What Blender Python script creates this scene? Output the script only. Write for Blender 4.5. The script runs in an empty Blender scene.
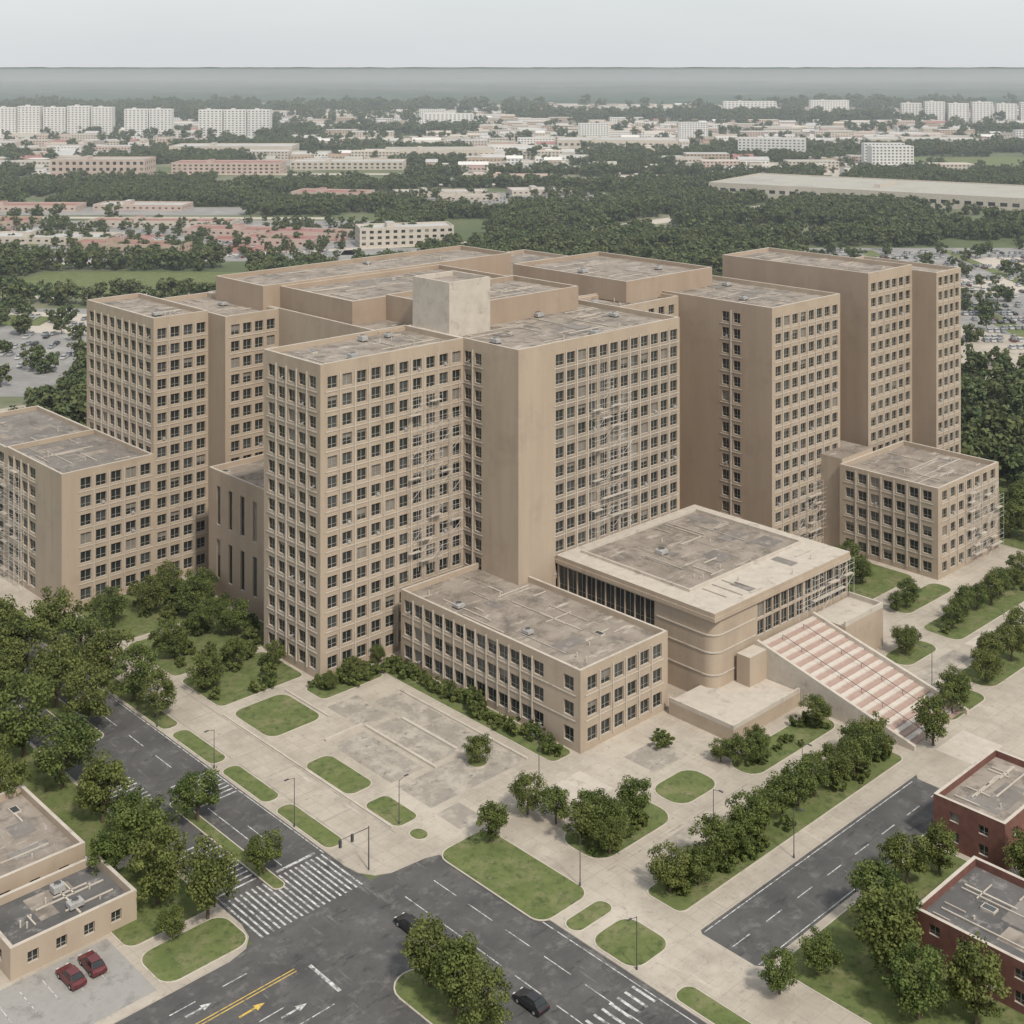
import bpy, math, random
import numpy as np
from mathutils import Vector, noise, Matrix
random.seed(7); np.random.seed(7)
S=bpy.context.scene
TH=math.radians(43.63); CT,ST=math.cos(TH),math.sin(TH)
def W(X,Y): return (CT*X-ST*Y, ST*X+CT*Y)
def INV(a,b): return (CT*a+ST*b, -ST*a+CT*b)

# ---------------- materials
def newmat(name):
    m=bpy.data.materials.new(name); m.use_nodes=True
    nt=m.node_tree; b=nt.nodes['Principled BSDF']; return m,nt,b
def N(nt,t,**kw):
    n=nt.nodes.new(t)
    for k,v in kw.items(): setattr(n,k,v)
    return n
def mix(nt,fac,a,b,bt='MIX'):
    n=N(nt,'ShaderNodeMix',data_type='RGBA',blend_type=bt)
    for i,v in ((0,fac),(6,a),(7,b)):
        if isinstance(v,bpy.types.NodeSocket): nt.links.new(v,n.inputs[i])
        else: n.inputs[i].default_value=v if i==0 else (*v,1)
    return n.outputs[2]
def noise_n(nt,coord,scale,detail=6,rough=.6,stretch=None):
    if stretch:
        mp=N(nt,'ShaderNodeMapping'); mp.inputs['Scale'].default_value=stretch
        nt.links.new(coord,mp.inputs[0]); coord=mp.outputs[0]
    n=N(nt,'ShaderNodeTexNoise'); n.inputs['Scale'].default_value=scale
    n.inputs['Detail'].default_value=detail; n.inputs['Roughness'].default_value=rough
    nt.links.new(coord,n.inputs['Vector']); return n.outputs['Fac']
def ramp(nt,fac,lo,hi):
    r=N(nt,'ShaderNodeMapRange'); r.inputs[1].default_value=lo; r.inputs[2].default_value=hi
    nt.links.new(fac,r.inputs[0]); return r.outputs[0]
def surf(name,c1,c2,scale,rough=.85,c3=None,scale3=1.0,lo3=.5,hi3=.62,stretch=None,bump=0,bscale=3,spec=.3,c4=None,scale4=1,lo4=.5,hi4=.6,st4=None,c5=None,scale5=1,lo5=.5,hi5=.6,st5=None):
    m,nt,b=newmat(name)
    co=N(nt,'ShaderNodeTexCoord').outputs['Object']
    f=ramp(nt,noise_n(nt,co,scale,8,.65,stretch),.33,.67)
    col=mix(nt,f,c1,c2)
    if c3: col=mix(nt,ramp(nt,noise_n(nt,co,scale3,7,.7),lo3,hi3),col,c3)
    if c4: col=mix(nt,ramp(nt,noise_n(nt,co,scale4,8,.75,st4),lo4,hi4),col,c4)
    if c5: col=mix(nt,ramp(nt,noise_n(nt,co,scale5,8,.75,st5),lo5,hi5),col,c5)
    nt.links.new(col,b.inputs['Base Color'])
    b.inputs['Roughness'].default_value=rough; b.inputs['Specular IOR Level'].default_value=spec
    if bump:
        bp=N(nt,'ShaderNodeBump'); bp.inputs['Strength'].default_value=bump; bp.inputs['Distance'].default_value=.1
        nt.links.new(noise_n(nt,co,bscale,6),bp.inputs['Height']); nt.links.new(bp.outputs[0],b.inputs['Normal'])
    return m
wall=surf('wall_concrete',(.36,.29,.223),(.415,.34,.265),.25,.9,(.305,.243,.187),.12,.52,.8,stretch=(1,1,.12),bump=.15,c4=(.25,.2,.16),scale4=.8,lo4=.58,hi4=.85,st4=(1,1,.05))
wall2=surf('wall_concrete_brown_shade',(.315,.243,.183),(.365,.288,.22),.2,.9,(.27,.208,.157),.1,.52,.8,stretch=(1,1,.12),bump=.15,c4=(.22,.17,.135),scale4=.8,lo4=.58,hi4=.85,st4=(1,1,.05))  # tan penthouse walls; on west faces, shaded side put into the colour
spanm=surf('spandrel_panel',(.235,.195,.157),(.3,.252,.205),.6,.8)
light=surf('light_concrete',(.43,.385,.33),(.51,.465,.405),.5,.85,(.3,.265,.228),.35,.55,.72,bump=.1)
roofm=surf('roof_gravel',(.225,.193,.163),(.335,.296,.255),.14,.95,(.16,.14,.12),.3,.47,.64,c4=(.46,.415,.365),scale4=.5,lo4=.57,hi4=.66,st4=(.2,1,1),c5=(.42,.38,.33),scale5=.9,lo5=.6,hi5=.68,st5=(1,.15,1),spec=.1)
roofg=surf('roof_membrane',(.165,.15,.137),(.235,.218,.2),.15,.9,(.36,.33,.3),.5,.54,.7,c4=(.115,.107,.1),scale4=.4,lo4=.55,hi4=.66,st4=(1,.3,1),spec=.1)
roofdk=surf('roof_dark',(.08,.078,.077),(.13,.125,.122),.15,.9,(.26,.245,.23),.5,.54,.7)
metal=surf('galv_metal',(.3,.3,.29),(.4,.39,.38),1,.6)
dmetal=surf('dark_metal',(.06,.06,.065),(.09,.09,.09),1,.5)
scaf=surf('scaffold_tube',(.5,.48,.45),(.6,.58,.55),1,.5)
asph=surf('asphalt',(.068,.066,.066),(.108,.105,.103),.16,.9,(.17,.164,.155),.4,.53,.72,bump=.1,c4=(.048,.047,.048),scale4=.7,lo4=.56,hi4=.66,st4=(.3,1,1),c5=(.22,.208,.193),scale5=.35,lo5=.6,hi5=.72,st5=(2,.25,1))
asph2=surf('parking_asphalt',(.2,.195,.19),(.28,.27,.26),.05,.9,(.36,.345,.33),.06,.5,.7)
redlot=surf('red_court_surface',(.24,.105,.09),(.32,.15,.13),.05,.9,(.34,.3,.28),.05,.5,.62)
grass=surf('grass',(.095,.125,.04),(.14,.165,.06),.35,.95,(.21,.195,.105),.22,.49,.72,bump=.4,bscale=6,c4=(.06,.082,.03),scale4=.8,lo4=.5,hi4=.66)
ground=surf('ground_field',(.075,.1,.042),(.12,.14,.065),.01,.95,(.24,.23,.17),.006,.48,.66)
brick=surf('brick_red',(.13,.06,.048),(.18,.088,.07),.8,.9)
white=surf('painted_white',(.56,.56,.55),(.66,.66,.64),.3,.7)
pink=surf('render_pink',(.42,.33,.285),(.48,.39,.345),.1,.85)
redroof=surf('roof_red',(.25,.12,.105),(.32,.17,.15),.1,.8)
greyroof=surf('roof_grey_light',(.36,.36,.355),(.48,.475,.465),.05,.8)
tanroof=surf('roof_tan',(.33,.32,.28),(.41,.4,.36),.02,.85,(.25,.245,.22),.02,.5,.66)
stepr=surf('stair_brick',(.35,.25,.21),(.41,.3,.255),1,.85)
stepc=surf('stair_concrete',(.5,.45,.4),(.58,.53,.47),1,.85)
paintw=surf('road_paint_white',(.36,.36,.35),(.66,.66,.64),1.2,.7,(.13,.13,.13),1.3,.46,.61)
painty=surf('road_paint_yellow',(.5,.34,.07),(.66,.46,.1),1.2,.7,(.12,.11,.1),1.6,.5,.66)
bark=surf('bark',(.09,.065,.045),(.13,.1,.07),3,.95)
def glass(name,c,r=.12,spec=.6):
    m,nt,b=newmat(name); co=N(nt,'ShaderNodeTexCoord').outputs['Object']
    f=noise_n(nt,co,.7,3)
    nt.links.new(mix(nt,f,tuple(x*.6 for x in c),tuple(x*1.4 for x in c)),b.inputs['Base Color'])
    b.inputs['Roughness'].default_value=r; b.inputs['Specular IOR Level'].default_value=spec; return m
g1=glass('window_glass_dark',(.024,.028,.028)); g2=glass('window_glass_mid',(.055,.06,.06),.2)
g3=glass('window_blind',(.2,.185,.16),.6,.3)
frame=surf('window_frame',(.3,.28,.245),(.38,.355,.32),1,.6)
def paving():
    m,nt,b=newmat('plaza_paving'); co=N(nt,'ShaderNodeTexCoord').outputs['Object']
    br=N(nt,'ShaderNodeTexBrick'); br.offset=0
    br.inputs['Scale'].default_value=1; br.inputs['Brick Width'].default_value=2.4; br.inputs['Row Height'].default_value=2.4
    br.inputs['Mortar Size'].default_value=.04; br.inputs['Color1'].default_value=(.42,.372,.31,1); br.inputs['Color2'].default_value=(.385,.34,.283,1)
    br.inputs['Mortar'].default_value=(.3,.265,.22,1)
    nt.links.new(co,br.inputs[0])
    col=mix(nt,ramp(nt,noise_n(nt,co,.12,8,.7),.42,.7),br.outputs[0],(.30,.265,.22))
    col=mix(nt,ramp(nt,noise_n(nt,co,.045,8,.75),.5,.68),col,(.48,.435,.37))
    col=mix(nt,ramp(nt,noise_n(nt,co,.9,8,.8),.56,.68),col,(.24,.215,.18))
    col=mix(nt,ramp(nt,noise_n(nt,co,.3,8,.8,(1,.12,1)),.6,.7),col,(.54,.5,.44))
    nt.links.new(col,b.inputs['Base Color']); b.inputs['Roughness'].default_value=.9; return m
pave=paving()
pave2=surf('court_paving',(.25,.225,.195),(.31,.283,.245),.4,.9,(.4,.362,.31),.25,.46,.6,c4=(.17,.155,.135),scale4=.7,lo4=.56,hi4=.66)
def leafm(name,c1,c2,c3,tr=0):
    m,nt,b=newmat(name); co=N(nt,'ShaderNodeTexCoord').outputs['Object']
    f=ramp(nt,noise_n(nt,co,.8,4),.35,.65)
    col=mix(nt,f,c1,c2)
    oi=N(nt,'ShaderNodeObjectInfo').outputs['Random']
    r=ramp(nt,oi,0,1.4)
    col=mix(nt,r,col,c3)
    nt.links.new(col,b.inputs['Base Color']); b.inputs['Roughness'].default_value=.75; b.inputs['Specular IOR Level'].default_value=.2
    if tr:
        t=N(nt,'ShaderNodeBsdfTranslucent'); nt.links.new(col,t.inputs[0]); mx=N(nt,'ShaderNodeMixShader'); mx.inputs[0].default_value=tr
        nt.links.new(b.outputs[0],mx.inputs[1]);nt.links.new(t.outputs[0],mx.inputs[2]);nt.links.new(mx.outputs[0],nt.nodes['Material Output'].inputs[0])
    return m
lfa=leafm('foliage_dark',(.046,.07,.022),(.077,.106,.032),(.1,.115,.034),.2)
lfb=leafm('foliage_light',(.1,.138,.038),(.14,.175,.052),(.16,.17,.052),.2)
lfd=leafm('foliage_far_dark',(.042,.064,.026),(.06,.088,.034),(.08,.092,.036))
lfe=leafm('foliage_far_light',(.078,.106,.04),(.1,.128,.048),(.11,.12,.046))

# ---------------- mesh builder
class MB:
    def __init__(s): s.v=[];s.f=[];s.m=[];s.mats=[]
    def mi(s,mat):
        if mat not in s.mats: s.mats.append(mat)
        return s.mats.index(mat)
    def poly(s,pts,mat):
        n=len(s.v); s.v+=[tuple(p) for p in pts]; s.f.append(tuple(range(n,n+len(pts)))); s.m.append(s.mi(mat))
    def box(s,x0,x1,y0,y1,z0,z1,mat,top=None,bottom=False):
        P=s.poly
        P([(x0,y0,z0),(x1,y0,z0),(x1,y0,z1),(x0,y0,z1)],mat)
        P([(x1,y0,z0),(x1,y1,z0),(x1,y1,z1),(x1,y0,z1)],mat)
        P([(x1,y1,z0),(x0,y1,z0),(x0,y1,z1),(x1,y1,z1)],mat)
        P([(x0,y1,z0),(x0,y0,z0),(x0,y0,z1),(x0,y1,z1)],mat)
        P([(x0,y0,z1),(x1,y0,z1),(x1,y1,z1),(x0,y1,z1)],top or mat)
        if bottom: P([(x0,y1,z0),(x1,y1,z0),(x1,y0,z0),(x0,y0,z0)],mat)
    def prism(s,pts,z0,z1,side,top):
        n=len(pts)
        s.poly([(x,y,z1) for x,y in pts],top)
        for i in range(n):
            a=pts[i];b=pts[(i+1)%n]
            s.poly([(*a,z0),(*b,z0),(*b,z1),(*a,z1)],side)
    def cyl(s,cx,cy,z0,z1,r0,r1,n,mat,cap=True,top=None):
        a=[(cx+math.cos(2*math.pi*i/n),cy+math.sin(2*math.pi*i/n)) for i in range(n)]
        lo=[(cx+(x-cx)*r0,cy+(y-cy)*r0,z0) for x,y in a]; hi=[(cx+(x-cx)*r1,cy+(y-cy)*r1,z1) for x,y in a]
        for i in range(n):
            j=(i+1)%n; s.poly([lo[i],lo[j],hi[j],hi[i]],mat)
        if cap: s.poly(hi,top or mat)
    def tube(s,p,q,r0,r1,n,mat):
        p=Vector(p);q=Vector(q);d=(q-p).normalized()
        u=d.orthogonal().normalized();w=d.cross(u)
        lo=[p+(u*math.cos(2*math.pi*i/n)+w*math.sin(2*math.pi*i/n))*r0 for i in range(n)]
        hi=[q+(u*math.cos(2*math.pi*i/n)+w*math.sin(2*math.pi*i/n))*r1 for i in range(n)]
        for i in range(n):
            j=(i+1)%n; s.poly([lo[i],lo[j],hi[j],hi[i]],mat)
        s.poly(hi,mat)
    def obj(s,name,parent=None,rot=True,loc=None,rz=None):
        me=bpy.data.meshes.new(name); me.from_pydata(s.v,[],s.f)
        for m in s.mats: me.materials.append(m)
        me.polygons.foreach_set('material_index',s.m); me.update()
        o=bpy.data.objects.new(name,me); S.collection.objects.link(o)
        if parent: o.parent=parent
        elif rz is not None: o.rotation_euler[2]=rz
        elif rot: o.rotation_euler[2]=TH
        if loc: o.location=loc
        return o
def empty(name,rot=True,loc=(0,0,0),rz=None):
    e=bpy.data.objects.new(name,None); S.collection.objects.link(e); e.location=loc
    e.rotation_euler[2]=rz if rz is not None else (TH if rot else 0); return e

def facade(mb,p0,p1,z0,z1,wins,rows,mat,dep=.35,mull=True,sill=True,glz=None,spand=False,course=False,fins=False):
    p0=Vector(p0);p1=Vector(p1); L=(p1-p0).length; d=(p1-p0)/L; n=Vector((d.y,-d.x))
    def P(u,z,k=0):
        q=p0+d*u-n*k; return (q.x,q.y,z)
    def Q(u0,u1,a,b,k,m): mb.poly([P(u0,a,k),P(u1,a,k),P(u1,b,k),P(u0,b,k)],m)
    if not wins or not rows: Q(0,L,z0,z1,0,mat); return
    if fins:
        us=[(wins[i][1]+wins[i+1][0])/2 for i in range(len(wins)-1) if wins[i+1][0]-wins[i][1]<3]
        za,zb=rows[0][0]-.3,rows[-1][1]+.5
        for u in us:
            w=.1;k=-.2
            Q(u-w,u+w,za,zb,k,light); mb.poly([P(u-w,za,0),P(u-w,za,k),P(u-w,zb,k),P(u-w,zb,0)],light); mb.poly([P(u+w,za,k),P(u+w,za,0),P(u+w,zb,0),P(u+w,zb,k)],light)
            mb.poly([P(u-w,zb,k),P(u+w,zb,k),P(u+w,zb,0),P(u-w,zb,0)],light)
    zz=z0
    for ri,(a,b) in enumerate(rows):
        Q(0,L,zz,a,0,mat)
        if ri and spand:
            for (u0,u1) in wins: Q(u0+.02,u1-.02,zz+.03,a-.03,-.012,spanm)
        if ri and course:
            c0,c1,k=a-.6,a-.44,-.10; e0=max(0,wins[0][0]-.5); e1=min(L,wins[-1][1]+.5)
            Q(e0,e1,c0,c1,k,light)
            mb.poly([P(e0,c1,k),P(e1,c1,k),P(e1,c1,0),P(e0,c1,0)],light)
            mb.poly([P(e0,c0,0),P(e1,c0,0),P(e1,c0,k),P(e0,c0,k)],mat)
        zz=b; uu=0
        for (u0,u1) in wins:
            Q(uu,u0,a,b,0,mat); uu=u1
            mb.poly([P(u0,a),P(u1,a),P(u1,a,dep),P(u0,a,dep)],light if sill else mat)
            mb.poly([P(u0,b,dep),P(u1,b,dep),P(u1,b),P(u0,b)],mat)
            mb.poly([P(u0,a),P(u0,a,dep),P(u0,b,dep),P(u0,b)],mat)
            mb.poly([P(u1,a,dep),P(u1,a),P(u1,b),P(u1,b,dep)],mat)
            r=random.random(); g=(g1 if r<.7 else g2 if r<.89 else g3) if not glz else glz
            if r>=.89 and not glz and random.random()<.6:
                h=a+(b-a)*random.uniform(.35,.75)
                Q(u0,u1,a,h,dep,g1); Q(u0,u1,h,b,dep,g3)
            else: Q(u0,u1,a,b,dep,g)
            if sill and random.random()<.07:
                c=u0+.5*(u1-u0); q0,q1=c+.1,c+.75
                Q(q0,q1,a+.02,a+.5,-.18,metal); mb.poly([P(q0,a+.5,-.18),P(q1,a+.5,-.18),P(q1,a+.5,dep-.1),P(q0,a+.5,dep-.1)],metal)
                mb.poly([P(q0,a+.02,dep-.1),P(q0,a+.02,-.18),P(q0,a+.5,-.18),P(q0,a+.5,dep-.1)],metal)
            if mull:
                w=.05; c=(u0+u1)/2
                Q(c-w,c+w,a,b,dep-.06,frame)
                t=a+(b-a)*.3
                Q(u0,u1,t-.035,t+.035,dep-.05,frame)
                Q(u0,u0+.07,a,b,dep-.055,frame); Q(u1-.07,u1,a,b,dep-.055,frame)
        Q(uu,L,a,b,0,mat)
    Q(0,L,zz,z1,0,mat)
def cols(segs):
    out=[]
    for (a,b,n,w) in segs:
        bay=(b-a)/n
        for i in range(n):
            c=a+bay*(i+.5); out.append((c-w/2,c+w/2))
    return out
def rws(z,st,n,sill,h): return [(z+i*st+sill,z+i*st+sill+h) for i in range(n)]
def roofcap(mb,x0,x1,y0,y1,z1,mat,rf,pw=.5,ph=1.0,cap=None):
    cap=cap or light
    a,b,c,d=x0+pw,x1-pw,y0+pw,y1-pw; z=z1-ph
    mb.poly([(a,c,z),(b,c,z),(b,d,z),(a,d,z)],rf)
    for q in ([(a,c),(b,c)],[(b,c),(b,d)],[(b,d),(a,d)],[(a,d),(a,c)]):
        (p,r)=q; mb.poly([(*r,z),(*p,z),(*p,z1),(*r,z1)],mat)
    mb.poly([(x0,y0,z1),(x1,y0,z1),(b,c,z1),(a,c,z1)],cap); mb.poly([(x1,y0,z1),(x1,y1,z1),(b,d,z1),(b,c,z1)],cap)
    mb.poly([(x1,y1,z1),(x0,y1,z1),(a,d,z1),(b,d,z1)],cap); mb.poly([(x0,y1,z1),(x0,y0,z1),(a,c,z1),(a,d,z1)],cap)
def block(name,parent,x0,x1,y0,y1,z0,z1,rows,Sw=None,Ww=None,Ew=None,Nw=None,mat=wall,matW=None,rf=roofm,clutter=0,**k):
    mb=MB()
    facade(mb,(x0,y0),(x1,y0),z0,z1,cols(Sw) if Sw else None,rows,mat,**k)
    facade(mb,(x0,y1),(x0,y0),z0,z1,cols(Ww) if Ww else None,rows,matW or mat,**k)  # matW: darker copy paints the west side as turned from the sun
    facade(mb,(x1,y0),(x1,y1),z0,z1,cols(Ew) if Ew else None,rows,mat,**k)
    facade(mb,(x1,y1),(x0,y1),z0,z1,cols(Nw) if Nw else None,rows,mat,**k)
    roofcap(mb,x0,x1,y0,y1,z1,mat,rf)
    o=mb.obj(name,parent)
    if clutter: roofstuff(parent,x0+1.5,x1-1.5,y0+1.5,y1-1.5,z1-1.0,clutter)
    return o
def roofstuff(parent,x0,x1,y0,y1,z,n):
    mb=MB()
    for i in range(n):
        x=random.uniform(x0,x1-2);y=random.uniform(y0,y1-2);t=random.random()
        if t<.05:
            w=random.uniform(1.2,2.0);l=random.uniform(1.2,2.0);h=random.uniform(.7,1.1)
            if x+w>x1 or y+l>y1: continue
            mb.box(x,x+w,y,y+l,z+.25,z+h,metal); mb.box(x+.1,x+.3,y,y+l,z,z+.25,dmetal); mb.box(x+w-.3,x+w-.1,y,y+l,z,z+.25,dmetal)
            mb.cyl(x+w/2,y+l/2,z+h,z+h+.25,min(w,l)*.35,min(w,l)*.35,10,metal,top=dmetal)
        elif t<.55:
            L=random.uniform(2,13); w=random.uniform(.08,.25)
            if random.random()<.5: mb.box(x,min(x+L,x1),y,y+w,z+.05,z+.22,light)
            else: mb.box(x,x+w,y,min(y+L,y1),z+.05,z+.22,light)
        elif t<.72:
            mb.cyl(x,y,z,z+random.uniform(.4,1.0),.13,.13,8,light); 
        elif t<.76:
            mb.box(x,x+1.2,y,y+1.8,z,z+.3,light); mb.poly([(x+.12,y+.12,z+.304),(x+1.08,y+.12,z+.304),(x+1.08,y+1.68,z+.304),(x+.12,y+1.68,z+.304)],g2)
        else:
            w,l=random.uniform(1.5,7),random.uniform(1.5,6)
            w=min(w,x1-x);l=min(l,y1-y); zz=z+.01+i*.0015
            mb.poly([(x,y,zz),(x+w,y,zz),(x+w,y+l,zz),(x,y+l,zz)],random.choice([roofg,roofg,roofm,roofm]))
    if mb.f: mb.obj('rooftop_units',parent)

# ---------------- main building
B=empty('office_building')
R15=rws(.6,3.6,15,1.0,2.2)
F=dict(course=True,fins=True)
block('front_tower',B,138.3,172.4,194.7,212.9,0,56.6,R15,Sw=[(1.0,34.0,10,2.15)],Ww=[(.9,17.4,5,2.1)],Nw=[(1,30,8,2)],clutter=26,**F)
block('centre_slab',B,172.4,220,179.1,212.2,0,56.6,R15,Sw=[(9.6,47.2,12,2.3)],Ww=[(17.3,23.3,2,1.9)],Ew=[(1,18,5,2)],clutter=60,spand=True,**F)
block('link_slab',B,220,242.8,198,212.2,0,56.0,R15,Sw=[(.5,22,6,2)],clutter=12)
block('east_tower',B,242.8,270,171.6,212.2,0,56.6,R15,Sw=[(.8,26.6,8,2.15)],Ww=[(26.3,32.6,2,1.9)],Ew=[(1,39,11,2)],matW=wall2,clutter=34,**F)
block('rear_mass_west',B,151.4,165,248,278,0,56.2,R15,Sw=[(1,13,4,2.1)],matW=wall2,clutter=8,course=True)
block('rear_mass',B,165,270,212.2,278,0,56.3,R15,Nw=[(2,103,28,2)],Ew=[(2,64,18,2)],clutter=80)
block('west_tower',B,138.3,151.4,255,286,0,56.6,R15,Sw=[(.4,12.9,4,2.15)],Ww=[(.8,30.2,9,2.2)],clutter=12,**F)
R7=rws(.4,3.75,7,1.0,2.3)
block('west_wing',B,118,138.3,255,282,0,27.9,R7,Sw=[(3.5,20.1,5,2.3)],Ww=[(.6,15,4,3.0)],clutter=14,rf=roofg,**F)
block('west_wing_rear',B,118,138.3,282,312,0,27.6,R7,Ww=[(.6,29,9,2.8)],Nw=[(1,19,5,2)],clutter=12,rf=roofg,course=True)
block('garden_link',B,145,165,212.9,244,0,26.2,rws(3,11,2,1,8),Ww=[(1.5,29,6,1.5)],Sw=[(1.5,18,4,1)],mull=False,matW=wall2,clutter=8)
block('northeast_tower',B,280.6,301,170.6,214,0,60.3,rws(.6,3.6,16,1.0,2.1),Sw=[(.8,19.9,6,2.1)],Ww=None,Ew=[(1,42,12,2)],Nw=[(1,19,5,2)],matW=wall2,clutter=20,**F)
block('northeast_tower_bay',B,301,313.3,164,192,0,59.0,rws(.6,3.6,16,1.0,2.1),Sw=[(.6,11.7,4,1.9)],Ew=[(1,27,8,2)],matW=wall2,clutter=6,**F)
block('rear_link',B,270,280.6,180,212,0,50,R15[:13],Sw=[(1,9.6,3,1.8)])
def pent(n,x0,x1,y0,y1,z1,m,c=0,rf=roofm): block(n,B,x0,x1,y0,y1,55.2,z1,None,mat=m,clutter=c,rf=rf)
pent('penthouse_front',177,215,204,225,60.8,wall2,22)
pent('penthouse_mid',168,215.02,225.01,252,60.4,wall2,28)
pent('penthouse_west',163.5,240,252.01,272,60.9,wall2,28)
pent('penthouse_east',230,262,203,241,60.2,wall2,20)
pent('lift_motor_room',172.9,184,199.5,211,66.8,light)
block('front_wing',B,153.7,175.4,145.4,191,0,13.4,rws(.2,4.1,3,1.1,2.3),Ww=[(.8,37.5,13,2.35),(41.2,44.8,1,2.2)],Sw=[(1.2,20.6,6,2.25)],Ew=[(1,30,9,2)],clutter=30,**F)
mb=MB(); mb.box(175.4,182.5,152,178.9,0,8.6,wall,top=roofg); mb.obj('side_terrace',B); roofstuff(B,177,182,153,178,8.6,8)
block('east_wing',B,261,288.5,141.8,166,0,19.7,rws(.3,3.8,5,1.0,2.1),Sw=[(1,26.5,7,2.1)],Ww=[(1,23.2,7,2.1)],Ew=[(1,23,6,2)],Nw=[(1,25,6,2)],clutter=20,**F)
mb=MB(); mb.box(262,275,166.02,176,0,20.6,wall,top=roofm); mb.obj('east_wing_link',B)
# entrance hall
XE=224.5; XW=182.6
mb=MB()
facade(mb,(XW,178.8),(XW,154),0,14.2,cols([(.3,24.4,10,2.3)]),[(8.7,13.8)],wall,dep=.35,sill=False,glz=g1)
rc=2.4; pl=[(XW,154)]+[(XW+rc-rc*math.cos(t),141+rc-rc*math.sin(t)) for t in [math.radians(q) for q in range(0,91,10)]]+[(194.5,141)]
for i in range(len(pl)-1):
    a,b=pl[i],pl[i+1]; mb.poly([(*a,0),(*b,0),(*b,14.2),(*a,14.2)],wall)
for z in (4.4,8.3,11.3):
    for i in range(len(pl)-1):
        def off(p,k=.12): return (p[0]-k,p[1]-k)
        a,b=off(pl[i]),off(pl[i+1]); mb.poly([(*a,z),(*b,z),(*b,z+.22),(*a,z+.22)],light); mb.poly([(*a,z+.22),(*b,z+.22),(*pl[i+1],z+.22),(*pl[i],z+.22)],light)
facade(mb,(194.5,141),(XE,141),0,14.2,cols([(.4,15,6,2.1),(15.4,29.8,6,2.1)]),[(8.0,10.7),(11.1,13.8)],wall,dep=.35)
facade(mb,(XE,141),(XE,178.8),0,14.2,cols([(1,29,9,2)]),[(2,5),(8.1,10.6),(11.2,13.6)],wall)
mb.obj('entrance_hall_walls',B)
mb=MB()
mb.box(XW-.45,XE+.45,140.55,178.9,14.2,14.9,wall,bottom=True)
mb.box(XW-.3,XE+.3,140.7,178.9,14.9,15.7,wall,top=light)
mb.poly([(187,150,15.704),(XE-3,150,15.704),(XE-3,176,15.704),(187,176,15.704)],roofm)
mb.box(186.6,187,149.6,176.4,15.7,16.2,light);mb.box(XE-3,XE-2.6,149.6,176.4,15.7,16.2,light)
mb.box(187,XE-3,149.6,150,15.7,16.2,light);mb.box(187,XE-3,176,176.4,15.7,16.2,light)
mb.obj('entrance_hall_roof',B); roofstuff(B,189,220,151,175,15.72,30); roofstuff(B,186,220,141.6,149,15.71,10)
mb=MB()
n=30
for i in range(n):
    y1=139.7-i*.99; z=7.6*(1-i/n)
    mb.box(193.6,210.4,y1-.99,y1,0.1,z,(stepr if i%2 else stepc))
mb.obj('entrance_stair',B)
mb=MB()
for x in (193.0,210.4):
    n0=[(139.7,8.3),(109,.9),(109,0),(139.7,0)]
    a=[(x,y,z) for y,z in n0]; b=[(x+.6,y,z) for y,z in n0]
    mb.poly(a,light); mb.poly(b[::-1],light)
    mb.poly([a[0],b[0],b[1],a[1]],light); mb.poly([a[1],b[1],b[2],a[2]],light)
for x in (198.5,205):
    for i in range(8):
        y=138-i*4; z=7.6*(1-(139.7-y)/29.7)
        mb.tube((x,y,z-.2),(x,y,z+1),.04,.04,5,dmetal)
    mb.tube((x,138,7.6*(1-1.7/29.7)+1),(x,110,1),.05,.05,5,dmetal)
mb.obj('stair_cheek_wall',B)
mb=MB(); mb.box(211.1,224,133,140.3,0,7.4,wall,top=light); mb.box(211.1,224,133,133.4,7.4,8.3,light); mb.box(223.6,224,133.4,140.3,7.4,8.3,light)
mb.box(188,193,137.5,140.3,0,7.4,wall,top=light)
mb.obj('entrance_terrace',B)
mb=MB()
mb.prism([(174,130.5),(192.9,130.5),(192.9,144),(176.1,144),(174,144)],0.1,2.3,wall,light)
mb.box(174,192.9,130.5,130.9,2.3,3.0,light); mb.box(174,174.4,130.9,144,2.3,3.0,light)
mb.obj('terrace_retaining_wall')
# scaffolding against some facades (real tube frames with boards)
def scaffold(p0,p1,z0,z1,off=.45,dep=1.0,du=2.4,dz=2.0,skip=.18):
    mb=MB(); p0=Vector(p0);p1=Vector(p1);L=(p1-p0).length;d=(p1-p0)/L;n=Vector((d.y,-d.x)); r=.035
    nu=max(1,int(L/du)); nz=int((z1-z0)/dz)
    def P(u,k,z): q=p0+d*u+n*k; return (q.x,q.y,z)
    hts=[]
    for i in range(nu+1):
        hts.append(nz-int(random.random()<.5)*random.randint(0,max(1,nz//4)))
    for i in range(nu+1):
        u=L*i/nu
        for k in (off,off+dep): mb.tube(P(u,k,z0),P(u,k,z0+hts[i]*dz+1),r,r,4,scaf)
        for j in range(1,hts[i]+1): mb.tube(P(u,off,z0+j*dz),P(u,off+dep,z0+j*dz),r,r,4,scaf)
    for i in range(nu):
        h=min(hts[i],hts[i+1]); u0=L*i/nu;u1=L*(i+1)/nu
        for j in range(1,h+1):
            z=z0+j*dz
            if random.random()<skip: continue
            mb.tube(P(u0,off+dep,z),P(u1,off+dep,z),r,r,4,scaf); mb.tube(P(u0,off+dep,z+1),P(u1,off+dep,z+1),r*.8,r*.8,4,scaf)
            if random.random()<.22: 
                mb.poly([P(u0,off+.1,z+.03),P(u1,off+.1,z+.03),P(u1,off+dep-.1,z+.03),P(u0,off+dep-.1,z+.03)],light)
            if (i+j)%4==0: mb.tube(P(u0,off+dep+.03,z-dz),P(u1,off+dep+.03,z),r,r,4,scaf)
    mb.obj('scaffolding')
scaffold((206,141),(224.4,141),7.5 if False else 8.0,15)
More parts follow.
